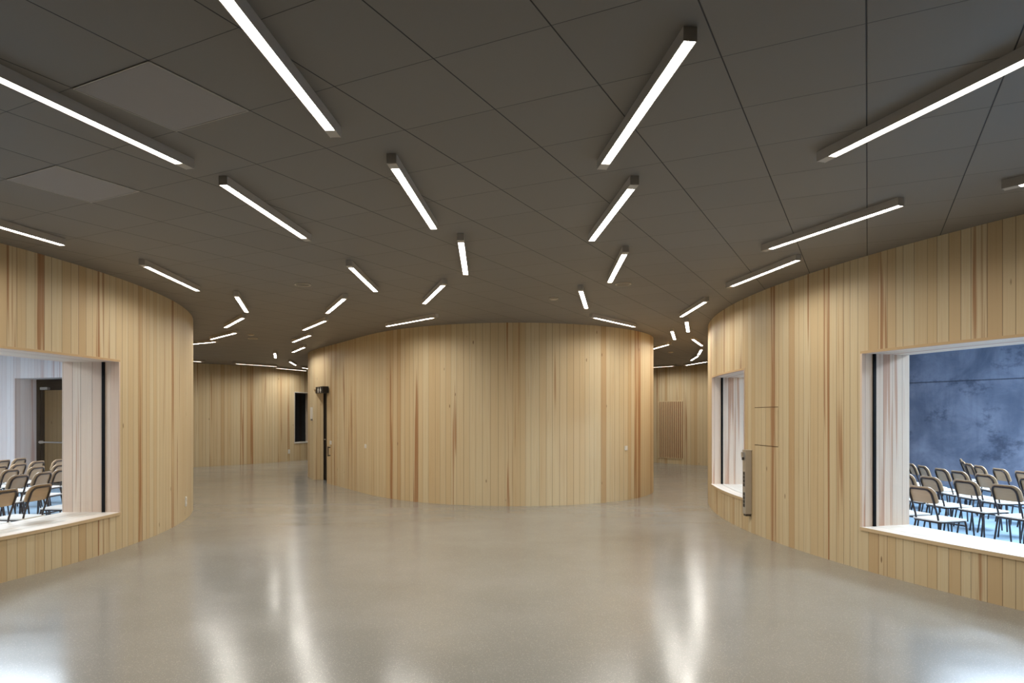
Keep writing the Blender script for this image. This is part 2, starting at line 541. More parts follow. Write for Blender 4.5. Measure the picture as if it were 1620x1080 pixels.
# ------------------------------------------------------------------ walls
def wall_ring(name, O, I, S, openings, mo, mi, closed, smooth=False):
    """O, I: outer and inner plan points; S: arc length at each; openings: (s0, s1, z0, z1)"""
    mb = MB()
    n = len(O)
    zs = sorted({0.0, CEIL} | {z for o in openings for z in o[2:]})
    cells = {}
    nseg = n if closed else n - 1
    for i in range(nseg):
        j = (i + 1) % n
        s0, s1 = S[i], S[i + 1] if i + 1 < len(S) else S[i]
        sm = (s0 + s1) / 2
        for z0, z1 in zip(zs[:-1], zs[1:]):
            zm = (z0 + z1) / 2
            hole = any(o[0] < sm < o[1] and o[2] < zm < o[3] for o in openings)
            cells[i, z0] = hole
            if hole:
                continue
            mb.face([(*O[i], z0), (*O[j], z0), (*O[j], z1), (*O[i], z1)], [(s0, z0), (s1, z0), (s1, z1), (s0, z1)], 0)
            mb.face([(*I[j], z0), (*I[i], z0), (*I[i], z1), (*I[j], z1)], [(s1, z0), (s0, z0), (s0, z1), (s1, z1)], 1)
    # faces inside the openings
    for (i, z0), hole in cells.items():
        if not hole:
            continue
        j = (i + 1) % n
        k = zs.index(z0)
        z1 = zs[k + 1]
        pi_, ni = (i - 1) % n, (i + 1) % n
        if not cells.get((pi_, z0), True):
            mb.face([(*O[i], z0), (*I[i], z0), (*I[i], z1), (*O[i], z1)], [(0, z0), (0.6, z0), (0.6, z1), (0, z1)], 1)
        if not cells.get((ni, z0), True):
            mb.face([(*I[j], z0), (*O[j], z0), (*O[j], z1), (*I[j], z1)], [(0, z0), (0.6, z0), (0.6, z1), (0, z1)], 1)
        if k > 0 and not cells[i, zs[k - 1]]:
            mb.face([(*O[i], z0), (*O[j], z0), (*I[j], z0), (*I[i], z0)], mi=1)
        if k + 2 < len(zs) and not cells[i, z1]:
            mb.face([(*O[j], z1), (*O[i], z1), (*I[i], z1), (*I[j], z1)], mi=1)
    return tag(mb.build(name, [mo, mi]), kind='structure')


def drum(name, c, R, t, openings_ang, mo, mi, step=0.13):
    """round wall; openings in angles (a0, a1, z0, z1), 0..2pi"""
    br = set()
    n = int(2 * pi * R / step)
    for k in range(n):
        br.add(round(2 * pi * k / n, 6))
    for o in openings_ang:
        br = {a for a in br if min(abs(a - o[0]), abs(a - o[1])) > 0.003}
        br |= {round(o[0] % (2 * pi), 6), round(o[1] % (2 * pi), 6)}
    A = sorted(br)
    O = [(c[0] + R * cos(a), c[1] + R * sin(a)) for a in A]
    I = [(c[0] + (R - t) * cos(a), c[1] + (R - t) * sin(a)) for a in A]
    S = [a * R for a in A] + [A[0] * R + 2 * pi * R]
    ops = []
    for a0, a1, z0, z1 in openings_ang:
        a0, a1 = a0 % (2 * pi), a1 % (2 * pi)
        if a0 < a1:
            ops.append((a0 * R, a1 * R, z0, z1))
        else:
            ops += [(a0 * R, 2 * pi * R + A[0] * R + 1e-3, z0, z1), (-1e-3, a1 * R, z0, z1)]
    return wall_ring(name, O, I, S, ops, mo, mi, True)


SILL, HEAD = 0.45, 2.27
cL, RL, tL = np.array((-13.56, 8.43)), 8.79, 0.68
cR, RR, tR = np.array((14.2, 10.15)), 10.9, 0.60
JT = 0.026                                # thickness of the boards lining a window

wl1 = ang(cL, ray_circle(189.5, cL, RL))
wl0 = wl1 - radians(29)
wr0 = ang(cR, ray_circle(1361.5, cR, RR)) % (2 * pi)
wr1 = wr0 + radians(23)
ws1 = ang(cR, ray_circle(1178.5, cR, RR)) % (2 * pi)
ws0 = ang(cR, ray_circle(1126.5, cR, RR)) % (2 * pi)
dl1 = ang(cL, (-11.74, 16.3))             # left jamb of the door recess across the left room
dl0 = dl1 - radians(17)
DOOR_H = 2.5

drum('wall_left', cL, RL, tL, [(wl0, wl1, SILL - 0.035, HEAD + JT), (dl0, dl1, 0.0, DOOR_H)], M['pine_left'], M['pine_white'])
drum('wall_right', cR, RR, tR, [(wr0, wr1, SILL - 0.035, HEAD + JT), (ws0, ws1, SILL - 0.035, HEAD + JT)], M['pine_right'], M['pine_white'])

# the rounded central volume: plan radius as a Fourier sum about its middle
cC = np.array((-1.2, 17.2))
FC = [4.4993, 0.2201, 0.519, -0.522, -0.8571, 0.0051, 0.0961, -0.1074, 0.0193, 0.013, -0.0511]


def centre_pt(t, d=0.0):
    r = FC[0] + sum(FC[2 * k - 1] * cos(k * t) + FC[2 * k] * sin(k * t) for k in range(1, 6)) - d
    return np.array((cC[0] + r * cos(t), cC[1] + r * sin(t)))


def centre_at(px):
    """angle on the camera side of the central volume seen in image column px"""
    best = None
    for k in range(-4000, 0):
        t = -pi + (k + 4000) * pi / 4000 * 1.05 - 0.05 * pi
        p = centre_pt(t)
        e = abs(p[0] / p[1] * F_PX + 810 - px)
        if e < 1.2 and (best is None or p[1] < best[1] - 0.05 or (abs(p[1] - best[1]) < 0.3 and e < best[2])):
            best = (t, p[1], e)
    return best[0]


cd1 = centre_at(517.0)
p1 = centre_pt(cd1)
cd0 = cd1
while hypot(*(centre_pt(cd0) - p1)) < 1.12:
    cd0 -= 0.002
CD_H = 2.28
TA = sorted([cd0, cd1] + [a for a in (cd0 + 2 * pi * k / 260 for k in range(1, 260)) if abs(a - cd1) > 0.004])
OC = [centre_pt(a) for a in TA]
IC = [centre_pt(a, 0.5) for a in TA]
SCc = [0.0]
for a, b in zip(OC, OC[1:] + OC[:1]):
    SCc.append(SCc[-1] + hypot(*(b - a)))
s_open = (SCc[TA.index(cd0)], SCc[TA.index(cd1)])
wall_ring('wall_centre', OC, IC, SCc, [(s_open[0], s_open[1], 0.0, CD_H)], M['pine_centre'], M['pine_back'], True)

# convex walls at the back of the hall
cF, RF = np.array((-16.97, 28.99)), 10.0
cG, RG = np.array((12.9, 29.8)), 9.85
wf0 = ang(cF, ray_circle(465.5, cF, RF))
wf1 = wf0 + radians(7.5)
drum('wall_back_left', cF, RF, 0.45, [(wf0 % (2 * pi), wf1 % (2 * pi), 0.66 - 0.035, 2.46 + JT)], M['pine_back'], M['pine_white'])
drum('wall_back_right', cG, RG, 0.45, [], M['pine_back'], M['pine_white'])
for nm, (x0, x1, y0, y1) in (('wall_west', (-32, -31.8, -14, 48)), ('wall_east', (31.8, 32, -14, 48)),
                             ('wall_south', (-31.8, 31.8, -14, -13.8)), ('wall_north', (-31.8, 31.8, 47.8, 48))):
    mb = MB()
    mb.abox(x0, x1, y0, y1, 0, CEIL)
    tag(mb.build(nm, M['pine_back']), kind='structure')


# ------------------------------------------------------------------ windows in the round walls
def window(n, c, R, t, a0, a1, z0, z1, inset, edge, jamb_edge):
    root = tag(empty('window_%d' % n, (c[0] + R * cos((a0 + a1) / 2), c[1] + R * sin((a0 + a1) / 2), z0)), kind='structure')
    inv = root.location

    def put(mb, name, mats):
        o = mb.build(name, mats, loc=tuple(inv))
        o.location = (0, 0, 0)
        o.parent = root
        return tag(o, kind='structure')
    seg = max(2, int((a1 - a0) * R / 0.12))
    ro, ri = R + 0.006, R - t - 0.006
    m = MB()
    m.sector(c, ri, R + 0.018, a0, a1, z0 - 0.035, z0, seg, 0, 1)
    put(m, 'window_sill', [M['pine_sill'], edge])
    m = MB()
    m.sector(c, ri, ro, a0, a1, z1, z1 + JT, seg, 0, 1)
    put(m, 'window_head', [M['pine_reveal'], edge])
    w = JT / R
    for b0, b1 in ((a0, a0 + w), (a1 - w, a1)):
        m = MB()
        m.sector(c, ri, ro, b0, b1, z0, z1, 1, 0, 1)
        put(m, 'window_jamb', [M['pine_reveal'], jamb_edge])
    rg = R - inset
    m = MB()
    m.sector(c, rg - 0.008, rg + 0.008, a0 + w, a1 - w, z0, z1, seg)
    put(m, 'window_pane', M['glass'])
    g = 0.016 / R
    for b0, b1 in ((a0 + w, a0 + w + g), (a1 - w - g, a1 - w)):
        m = MB()
        m.sector(c, rg - 0.017, rg + 0.017, b0, b1, z0, z1, 1)
        put(m, 'window_gasket', M['black'])
    return root


window(1, cL, RL, tL, wl0, wl1, SILL, HEAD, 0.18, M['pine_edge'], M['pine_reveal'])
window(2, cR, RR, tR, ws0, ws1, SILL, HEAD, 0.16, M['pine_edge'], M['pine_reveal'])
window(3, cR, RR, tR, wr0, wr1, SILL, HEAD, 0.145, M['pine_edge'], M['pine_reveal'])
window(4, cF, RF, 0.45, wf0, wf1, 0.66, 2.46, 0.06, M['white_plastic'], M['white_plastic'])


# ------------------------------------------------------------------ the two rooms: ceilings, added unseen roof lights, concrete wall
def room_ceiling(name, c, R):
    m = MB()
    N = 96
    P = lambda k, z: (c[0] + R * cos(2 * pi * k / N), c[1] + R * sin(2 * pi * k / N), z)
    m.face([P(-k, 3.22) for k in range(N)])
    tag(m.build(name, M['room_ceiling']), kind='structure')


def room_floor(name, c, R):
    m = MB()
    N = 96
    P = lambda k, z: (c[0] + R * cos(2 * pi * k / N), c[1] + R * sin(2 * pi * k / N), z)
    m.face([P(k, 0.004) for k in range(N)])
    for k in range(N):
        m.face([P(k, 0.0), P(k + 1, 0.0), P(k + 1, 0.004), P(k, 0.004)])
    tag(m.build(name, M['blue_floor'], loc=None), kind='structure')


room_floor('floor_left_room', cL, RL - tL + 0.01)
room_floor('floor_right_room', cR, RR - tR + 0.01)
room_ceiling('ceiling_left_room', cL, RL - tL + 0.02)
room_ceiling('ceiling_right_room', cR, RR - tR + 0.02)


def added_roof_light(n, x, y, w, d, mat):  # glowing ceiling panel added for its light, built like a window
    root = tag(empty('window_%d' % n, (x, y, 3.22)), kind='structure')
    m = MB()
    for sx, sy, a, b in ((0, d / 2, w / 2 + 0.04, 0.04), (0, -d / 2, w / 2 + 0.04, 0.04), (w / 2, 0, 0.04, d / 2 - 0.04), (-w / 2, 0, 0.04, d / 2 - 0.04)):
        m.box((sx, sy, -0.025), (a, 0, 0), (0, b, 0), (0, 0, 0.025))
    tag(m.build('window_frame', M['white_plastic'], root), kind='structure')
    m = MB()
    m.face([(-w / 2, -d / 2, -0.012), (-w / 2, d / 2, -0.012), (w / 2, d / 2, -0.012), (w / 2, -d / 2, -0.012)])
    tag(m.build('window_pane', mat, root), kind='structure')


added_roof_light(14, -13.0, 26.5, 0.8, 0.8, M['sky_left'])  # small unseen glow added to lift the dark interior behind the back left window
k = 5
for x, y in ((-8.2, 6.6), (-8.2, 11.2), (-11.8, 5.6), (-11.8, 12.2), (-15.6, 8.6)):  # unseen roof lights added to bring daylight into the left room
    added_roof_light(k, x, y, 2.0, 1.6, M['sky_left'])
    k += 1
for x, y in ((7.2, 7.0), (7.5, 10.4), (10.4, 8.6), (13.6, 8.0)):  # added glowing panes overhead, out of view, lighting the right room
    added_roof_light(k, x, y, 1.8, 1.6, M['sky_right'])
    k += 1

A, B = np.array((8.6, 19.1)), np.array((14.5, 7.8))
d = (B - A) / hypot(*(B - A))
A, B = np.array((9.7, 17.0)) - d * 0.9, np.array((9.7, 17.0)) + d * 11.0
nrm = np.array((d[1], -d[0]))
if np.dot(nrm, A) > 0:
    nrm = -nrm
m = MB()
L = hypot(*(B - A))
q = A - nrm * 0.3, B - nrm * 0.3
m.face([(*A, 0), (*B, 0), (*B, 3.22), (*A, 3.22)], [(0, 0), (L, 0), (L, 3.22), (0, 3.22)])
m.face([(*q[1], 0), (*q[0], 0), (*q[0], 3.22), (*q[1], 3.22)], [(0, 0), (L, 0), (L, 3.22), (0, 3.22)])
m.face([(*q[0], 0), (*A, 0), (*A, 3.22), (*q[0], 3.22)], [(0, 0), (.3, 0), (.3, 3.22), (0, 3.22)])
m.face([(*B, 0), (*q[1], 0), (*q[1], 3.22), (*B, 3.22)], [(0, 0), (.3, 0), (.3, 3.22), (0, 3.22)])
tag(m.build('wall_right_room', M['concrete']), kind='structure')


# ------------------------------------------------------------------ doors
def left_room_door():
    c, R = cL, RL
    a1, a0 = dl1, dl0
    P = lambda a, r=R: np.array((c[0] + r * cos(a), c[1] + r * sin(a)))
    p0, p1_ = P(a1, R - 0.06), P(a0, R - 0.06)
    L = hypot(*(p1_ - p0))
    ux = (p1_ - p0) / L
    root = tag(empty('door_1', (p0[0], p0[1], 0), atan2(ux[1], ux[0])), kind='structure')
    S = lambda o: tag(o, kind='structure')
    m = MB()
    m.abox(0, 0.13, -0.05, 0.05, 0, DOOR_H)
    m.abox(L - 0.13, L, -0.05, 0.05, 0, DOOR_H)
    m.abox(0.13, L - 0.13, -0.05, 0.05, DOOR_H - 0.17, DOOR_H)
    S(m.build('door_frame', M['dark_frame'], root))
    mid = L / 2
    for i, (x0, x1) in enumerate(((0.13, mid), (mid, L - 0.13))):
        m = MB()
        z1 = DOOR_H - 0.17
        for (a, b, z0, zz) in ((x0, x0 + 0.07, 0, z1), (x1 - 0.07, x1, 0, z1), (x0 + 0.07, x1 - 0.07, 0, 0.12), (x0 + 0.07, x1 - 0.07, z1 - 0.09, z1)):
            m.abox(a, b, -0.025, 0.025, z0, zz)
        S(m.build('door_leaf', M['dark_frame'], root))
        m = MB()
        m.abox(x0 + 0.07, x1 - 0.07, -0.006, 0.006, 0.12, z1 - 0.09)
        S(m.build('door_pane', M['glass'], root))
        m = MB()
        m.tube([(x0 + 0.03, -0.09, 0.98), (x1 - 0.03, -0.09, 0.98)], 0.019, 10)
        m.box((x0 + 0.06, -0.055, 0.98), (0.03, 0, 0), (0, 0.03, 0), (0, 0, 0.035))
        m.box((x1 - 0.06, -0.055, 0.98), (0.03, 0, 0), (0, 0.03, 0), (0, 0, 0.035))
        S(m.build('door_push_bar', M['steel'], root))
        m = MB()
        m.box((x0 + 0.2, -0.06, z1 - 0.05), (0.13, 0, 0), (0, 0.035, 0), (0, 0, 0.03))
        S(m.build('door_closer', M['steel'], root))
    return root


left_room_door()


def centre_door():
    q1, q0 = centre_pt(cd1, 0.29), centre_pt(cd0, 0.29)
    L = hypot(*(q0 - q1))
    ux = (q0 - q1) / L
    root = tag(empty('door_2', (q1[0], q1[1], 0), atan2(ux[1], ux[0])), kind='structure')
    m = MB()
    m.abox(0, 0.07, -0.04, 0.04, 0, CD_H)
    m.abox(L - 0.07, L, -0.04, 0.04, 0, CD_H)
    m.abox(0.07, L - 0.07, -0.04, 0.04, CD_H - 0.07, CD_H)
    tag(m.build('door_frame', M['black_metal'], root), kind='structure')
    m = MB()
    m.abox(0.07, L - 0.07, -0.022, 0.022, 0.005, CD_H - 0.07)
    tag(m.build('door_leaf', M['black_metal'], root), kind='structure')
    m = MB()
    m.tube([(L - 0.16, 0.022, 1.03), (L - 0.16, 0.07, 1.03), (L - 0.28, 0.07, 1.03)], 0.01, 8)
    m.tube([(L - 0.16, -0.022, 1.03), (L - 0.16, -0.07, 1.03), (L - 0.28, -0.07, 1.03)], 0.01, 8)
    tag(m.build('door_handle', M['steel'], root), kind='structure')


centre_door()


# ------------------------------------------------------------------ strip lights
LW, LH, LIT, GAP = 0.062, 0.062, 1.46, 0.10


def make_strip_light():
    root = empty('ceiling_light')
    m = MB()                               # channel, open underneath over the lit length; x = 0 is the start of the lit part
    t = 0.0045
    x0, x1 = -GAP, LIT + t
    m.abox(x0, x1, -LW / 2, LW / 2, -t, 0)
    m.abox(x0, x1, -LW / 2, -LW / 2 + t, -LH, -t)
    m.abox(x0, x1, LW / 2 - t, LW / 2, -LH, -t)
    housing = m.build('housing', M['housing'], root)
    m = MB()
    m.abox(x0 + t, 0, -LW / 2 + t, LW / 2 - t, -LH, -LH + t)
    m.build('driver_cover', M['housing'], root)
    for a, b in ((x0, x0 + t), (x1 - t, x1)):
        m = MB()
        m.abox(a, b, -LW / 2 + t, LW / 2 - t, -LH + (t if a < 0 else 0), -t)
        m.build('end_cap', M['housing'], housing)
    m = MB()
    w = LW / 2 - t
    z = -LH + 0.006
    m.face([(0, -w, z), (0, w, z), (LIT, w, z), (LIT, -w, z)])
    m.build('diffuser', M['diffuser'], root)
    ld = bpy.data.lights.new('lamp', 'AREA')
    ld.shape = 'RECTANGLE'
    ld.size, ld.size_y = LIT, 2 * w
    ld.energy = LAMP_W
    ld.spread = radians(LAMP_SPREAD)
    ld.color = (1.0, 0.955, 0.89)
    lo = bpy.data.objects.new('lamp', ld)
    COL.objects.link(lo)
    lo.parent = root
    lo.location = (LIT / 2, 0, -LH - 0.001)
    return root


def copy_tree(o, parent=None):
    c = o.copy()
    COL.objects.link(c)
    if parent:
        c.parent = parent
    for ch in list(o.children):
        copy_tree(ch, c)
    return c


NEARC = 'strip lights over the near floor'
LEFTC = 'strip lights winding down the left passage'
MIDC = 'strip lights in front of the central rounded wall'
RIGHTC = 'strip lights winding down the right passage'
STRIPS = [
    (-2.126, 4.417, -106.5, NEARC, 'long strip light cut off by the left edge, below the larger access panel'),
    (-1.026, 3.902, -93.7, NEARC, 'strip light cut off by the top edge, left of the middle of the ceiling'),
    (-1.886, 6.278, -95.0, NEARC, 'strip light just right of the two paler ceiling access panels, fully in view'),
    (-4.53, 5.103, 78.7, LEFTC, 'strip light at the left edge just above the top of the left curved wall'),
    (-3.95, 7.47, 94.0, LEFTC, 'strip light close above the middle of the left curved wall top'),
    (-0.762, 4.508, 86.5, NEARC, 'first and nearest strip light of the central run, slanting down to the right'),
    (-0.474, 6.434, 92.1, MIDC, 'nearly upright looking strip light, second along the central run of ceiling lights'),
    (-0.851, 8.546, 106.4, MIDC, 'third strip light of the central run, slanting down to the left'),
    (-1.292, 11.367, 131.5, MIDC, 'strip light close above the top left of the central rounded wall'),
    (-1.751, 7.518, 90.6, LEFTC, 'strip light to the right of the nearer round ceiling speaker on the left'),
    (-2.313, 9.535, 113.9, LEFTC, 'first left-slanting strip light below the left ceiling speaker, left of the central rounded wall'),
    (-3.173, 11.753, 120.6, LEFTC, 'second left-slanting strip light in the row beside the left end of the central wall'),
    (-4.043, 13.86, 120.5, LEFTC, 'third left-slanting strip light in the row beside the left end of the central wall'),
    (-4.879, 16.263, 117.9, LEFTC, 'fourth and farthest left-slanting strip light beside the left end of the central wall'),
    (-6.114, 17.844, 108.3, LEFTC, 'tiny upright looking strip light far down the left passage'),
    (-6.613, 20.619, 101.0, LEFTC, 'tiny strip light slanting down to the right, far down the left passage'),
    (-8.524, 21.369, 54.4, LEFTC, 'long thin strip light along the top of the back left wall'),
    (-7.943, 23.381, 66.4, LEFTC, 'thin strip light above the dark window of the back left wall'),
    (-7.029, 23.197, 76.8, LEFTC, 'strip light partly hidden by the left end of the central rounded wall'),
    (-6.462, 15.081, 146.5, LEFTC, 'half-hidden strip light at the left curved wall end, lowest of three left-slanting ones'),
    (-5.38, 13.468, 131.0, LEFTC, 'middle one of three left-slanting strip lights beside the end of the left curved wall'),
    (-4.436, 11.411, 123.1, LEFTC, 'uppermost of three left-slanting strip lights beside the end of the left curved wall'),
    (-3.721, 9.353, 106.0, LEFTC, 'short strip light slanting down to the right beside the end of the left curved wall'),
    (-9.26, 20.643, -112.7, LEFTC, 'thin strip light at the back left wall, mostly hidden by the left curved wall'),
    (0.597, 4.424, -83.4, NEARC, 'first and largest strip light of the right run, slanting down to the left'),
    (0.845, 4.913, 94.4, NEARC, 'second strip light of the right run, just below the largest one'),
    (1.12, 6.897, 87.7, MIDC, 'third strip light of the right run, beside the right-hand round ceiling speaker'),
    (0.888, 8.931, 81.1, MIDC, 'small strip light slanting down to the right, above the right part of the central wall'),
    (1.349, 11.367, 53.3, MIDC, 'flat looking strip light close above the top right of the central rounded wall'),
    (2.733, 9.794, 89.3, RIGHTC, 'strip light beside the far end of the right curved wall, slanting down left'),
    (2.994, 11.872, 74.7, RIGHTC, 'small upright strip light at the mouth of the right passage, right of a pair'),
    (3.051, 13.196, 74.9, RIGHTC, 'small strip light at the mouth of the right passage, left of a pair'),
    (3.539, 15.643, 98.1, RIGHTC, 'strip light coming out from behind the right end of the central wall, upper one'),
    (3.801, 14.558, 67.3, RIGHTC, 'right-slanting strip light in the right passage, first of the bent chain'),
    (4.614, 16.87, 77.6, RIGHTC, 'short strip light in the right passage, middle of the bent chain'),
    (5.014, 18.656, 82.7, RIGHTC, 'left-slanting strip light in the right passage, last of the bent chain'),
    (5.206, 22.372, 131.1, RIGHTC, 'thin strip light coming out from behind the central wall, above the slatted grille'),
    (5.539, 22.064, -79.3, RIGHTC, 'thin strip light at the back right wall beside the end of the right curved wall'),
    (1.987, 4.295, -73.3, NEARC, 'long strip light running off the right edge, nearest on the right'),
    (3.554, 4.846, -52.0, NEARC, 'strip light at the right edge of which only the grey end shows'),
    (2.494, 6.678, -70.7, RIGHTC, 'strip light ending near the big right window, upper of two above the right curved wall'),
    (2.733, 8.604, -81.0, RIGHTC, 'strip light close along the right curved wall top, lower of two'),
]
ADDED_BEHIND = 'strip lights out of sight behind the curved walls'  # unseen strips added to brighten the back of the hall
for x, y, a in ((-5.6, 23.2, 60.0), (-10.6, 19.9, -120.0), (3.5, 21.4, 100.0), (1.6, 24.4, 150.0)):
    STRIPS.append((x, y, a, ADDED_BEHIND, 'strip light out of sight behind the curved walls'))
proto = make_strip_light()
for i, (x, y, a, g, lab) in enumerate(STRIPS):
    o = proto if i == 0 else copy_tree(proto)
    o.location = (x, y, CEIL)
    o.rotation_euler = (0, 0, radians(a))
    tag(o, lab, 'ceiling light', g)


# ------------------------------------------------------------------ ceiling panels and devices
def access_panel(i, j, lab):
    c = np.mean([grid_pt(i + a, j + b) for a in (0, 1) for b in (0, 1)], axis=0)
    root = empty('ceiling_access_panel', (c[0], c[1], CEIL), -TH)
    h = TILE / 2 - 0.004
    m = MB()
    m.abox(-h + 0.006, h - 0.006, -h + 0.006, h - 0.006, -0.004, 0)
    m.build('panel_face', M['access_tile'], root)
    m = MB()
    for s in (-1, 1):
        m.abox(-h, h, s * h - 0.003, s * h + 0.003, -0.005, 0)
        m.abox(s * h - 0.003, s * h + 0.003, -h + 0.003, h - 0.003, -0.005, 0)
    m.build('panel_rim', M['housing'], root)
    tag(root, lab, 'ceiling panel', 'paler access panels in the ceiling')


access_panel(-2, -1, 'larger paler square access panel in the grey ceiling, upper left')
access_panel(-5, 0, 'paler square access panel in the grey ceiling near the left edge, lower of two')


def ceiling_speaker(x, y, r, lab, group):
    root = empty('ceiling_speaker', (x, y, CEIL))
    m = MB()
    m.disc((0, 0), r, -0.012, 0, 36, r_in=r * 0.88)
    m.build('trim_ring', M['ring_trim'], root)
    m = MB()
    m.disc((0, 0), r * 0.88, -0.006, 0, 36)
    m.build('grille', M['device_face'], root)
    tag(root, lab, 'ceiling speaker', group)


def smoke_detector(x, y, r, lab):
    root = empty('smoke_detector', (x, y, CEIL))
    m = MB()
    m.disc((0, 0), r, -0.016, 0, 28)
    m.build('base_ring', M['ring_trim'], root)
    m = MB()
    m.disc((0, 0), r * 0.7, -0.026, -0.016, 28)
    m.build('sensor_cap', M['ring_trim'], root)
    tag(root, lab, 'smoke detector', 'small round ceiling detectors')


def on_ceiling(px, py, h=CEIL - CAM_Z):
    Y = F_PX * h / (HORIZON - py)
    return (px - 810) / F_PX * Y, Y


SP = 'round flush ceiling speakers'
ceiling_speaker(*on_ceiling(479, 449.5), 0.10, 'round ceiling speaker with pale rim left of the middle, above the left passage', SP)
ceiling_speaker(*on_ceiling(986, 448.5), 0.10, 'round ceiling speaker with pale rim beside the foot of a strip light on the right', SP)
ceiling_speaker(*on_ceiling(400, 535), 0.10, 'thin pale round speaker far down the left passage ceiling, lower of two marks', SP)
smoke_detector(*on_ceiling(876, 471), 0.065, 'small pale detector on the ceiling above the central rounded wall')
smoke_detector(*on_ceiling(397, 528.5), 0.065, 'small pale detector far down the left passage ceiling, upper of two marks')
smoke_detector(*on_ceiling(1061, 556.5), 0.065, 'tiny pale detector on the ceiling of the right passage')


# ------------------------------------------------------------------ things on the walls
def frame_on(p, nrm):
    """rotation about z that turns local +y to the outward wall normal"""
    return atan2(nrm[1], nrm[0]) - pi / 2


def drum_spot(px, c, R):
    p = ray_circle(px, c, R)
    return p, (p - c) / R


def z_of(py, Y):
    return CAM_Z + (HORIZON - py) * Y / F_PX


def wall_socket(p, nrm, z, w, h, lab, name='wall_socket', cat='wall socket', holes=True, group=None):
    root = empty(name, (p[0], p[1], z), frame_on(p, nrm))
    m = MB()
    m.abox(-w / 2, w / 2, 0.0, 0.012, -h / 2, h / 2)
    m.build('cover_plate', M['white_plastic'], root)
    if holes:
        for s in (-1, 1):
            m = MB()
            m.tube([(0, 0.0121, s * h * 0.24), (0, 0.018, s * h * 0.24)], w * 0.3, 14)
            m.build('outlet', M['white_plastic'], root)
    else:
        m = MB()
        m.abox(-w * 0.32, w * 0.32, 0.0121, 0.017, -h * 0.34, h * 0.34)
        m.build('rocker', M['white_plastic'], root)
    return tag(root, lab, cat, group)


p, nr = drum_spot(293.5, cL, RL)
wall_socket(p, nr, z_of(793, p[1]), 0.085, 0.15, 'white double wall socket low on the left curved wall near its end')
p, nr = drum_spot(457, cF, RF)
wall_socket(p, nr, z_of(714, p[1]), 0.09, 0.15, 'small white wall socket on the back left wall below its dark window')


def centre_spot(px):
    t = centre_at(px)
    a, b = centre_pt(t - 0.004), centre_pt(t + 0.004)
    tg = (b - a) / hypot(*(b - a))
    return centre_pt(t), np.array((tg[1], -tg[0])), tg


p, nr, tg = centre_spot(578.5)
wall_socket(p, nr, z_of(705.5, p[1]), 0.085, 0.085, 'small white switch on the left part of the central rounded wall', 'light_switch', 'light switch', False, 'white switches on the central wall')
p, nr, tg = centre_spot(990)
wall_socket(p, nr, z_of(708.5, p[1]), 0.085, 0.085, 'small white switch near the right end of the central rounded wall', 'light_switch', 'light switch', False, 'white switches on the central wall')
p, nr, tg = centre_spot(523.5)
wall_socket(p, nr, z_of(700, p[1]), 0.12, 0.09, 'white push plate just above the bar handle beside the black door strip', 'push_plate', 'push plate', False)

# bar handle under the push plate
p, nr, tg = centre_spot(522.5)
zt, zb = z_of(706, p[1]), z_of(721.5, p[1])
root = empty('pull_handle', (p[0], p[1], zb), frame_on(p, nr))
m = MB()
m.tube([(0, 0.055, 0), (0, 0.055, zt - zb)], 0.012, 10)
m.build('bar', M['dark_steel'], root)
for zz in (0.02, zt - zb - 0.02):
    m = MB()
    m.tube([(0, 0.0, zz), (0, 0.044, zz)], 0.012, 10)
    m.build('post', M['dark_steel'], root)
tag(root, 'dark upright bar handle on the central wall beside the black door strip', 'door handle')

# intercom left of the door recess
t = cd0 - 0.035
a, b = centre_pt(t - 0.004), centre_pt(t + 0.004)
tg = (b - a) / hypot(*(b - a))
p, nr = centre_pt(t), np.array((tg[1], -tg[0]))
root = empty('wall_intercom', (p[0], p[1], 1.50), frame_on(p, nr))
m = MB()
m.abox(-0.05, 0.05, 0, 0.045, 0.04, 0.34)
m.build('body', M['white_plastic'], root)
m = MB()
m.abox(-0.04, 0.04, 0, 0.035, 0.0, 0.039)
m.build('reader', M['grey_plastic'], root)
tag(root, 'slim white intercom box with dark foot, on the central wall left of the door recess', 'intercom')

# toilet sign: black box along the wall above the door
W, nW, tW = centre_spot(521.0)
rz = atan2(-tW[1], -tW[0])                # local x runs along the wall away from the viewer
zc = z_of(616, W[1] - 0.05)
nl = np.array((cos(rz + pi / 2), sin(rz + pi / 2)))
flip = 1 if np.dot(nl, nW) > 0 else -1
root = empty('toilet_sign', (W[0], W[1], zc), rz)
m = MB()
SL, SD, SH = 0.56, 0.15, 0.155
m.abox(0.0, SL, *sorted((0.02 * flip, SD * flip)), -SH / 2, SH / 2)
sign_box = m.build('sign_box', M['black_metal'], root)
m = MB()
m.abox(0.06, 0.12, *sorted((-0.01 * flip, 0.02 * flip)), -0.03, 0.03)
m.abox(SL - 0.12, SL - 0.06, *sorted((-0.12 * flip, 0.02 * flip)), -0.03, 0.03)
m.build('wall_bracket', M['black_metal'], root)
yo = SD * flip


def poly_plate(m, pts, y0, y1):
    m.face([(x, y1, z) for x, z in pts])
    m.face([(x, y0, z) for x, z in reversed(pts)])
    n = len(pts)
    for i in range(n):
        a, b = pts[i], pts[(i + 1) % n]
        m.face([(a[0], y0, a[1]), (b[0], y0, b[1]), (b[0], y1, b[1]), (a[0], y1, a[1])])


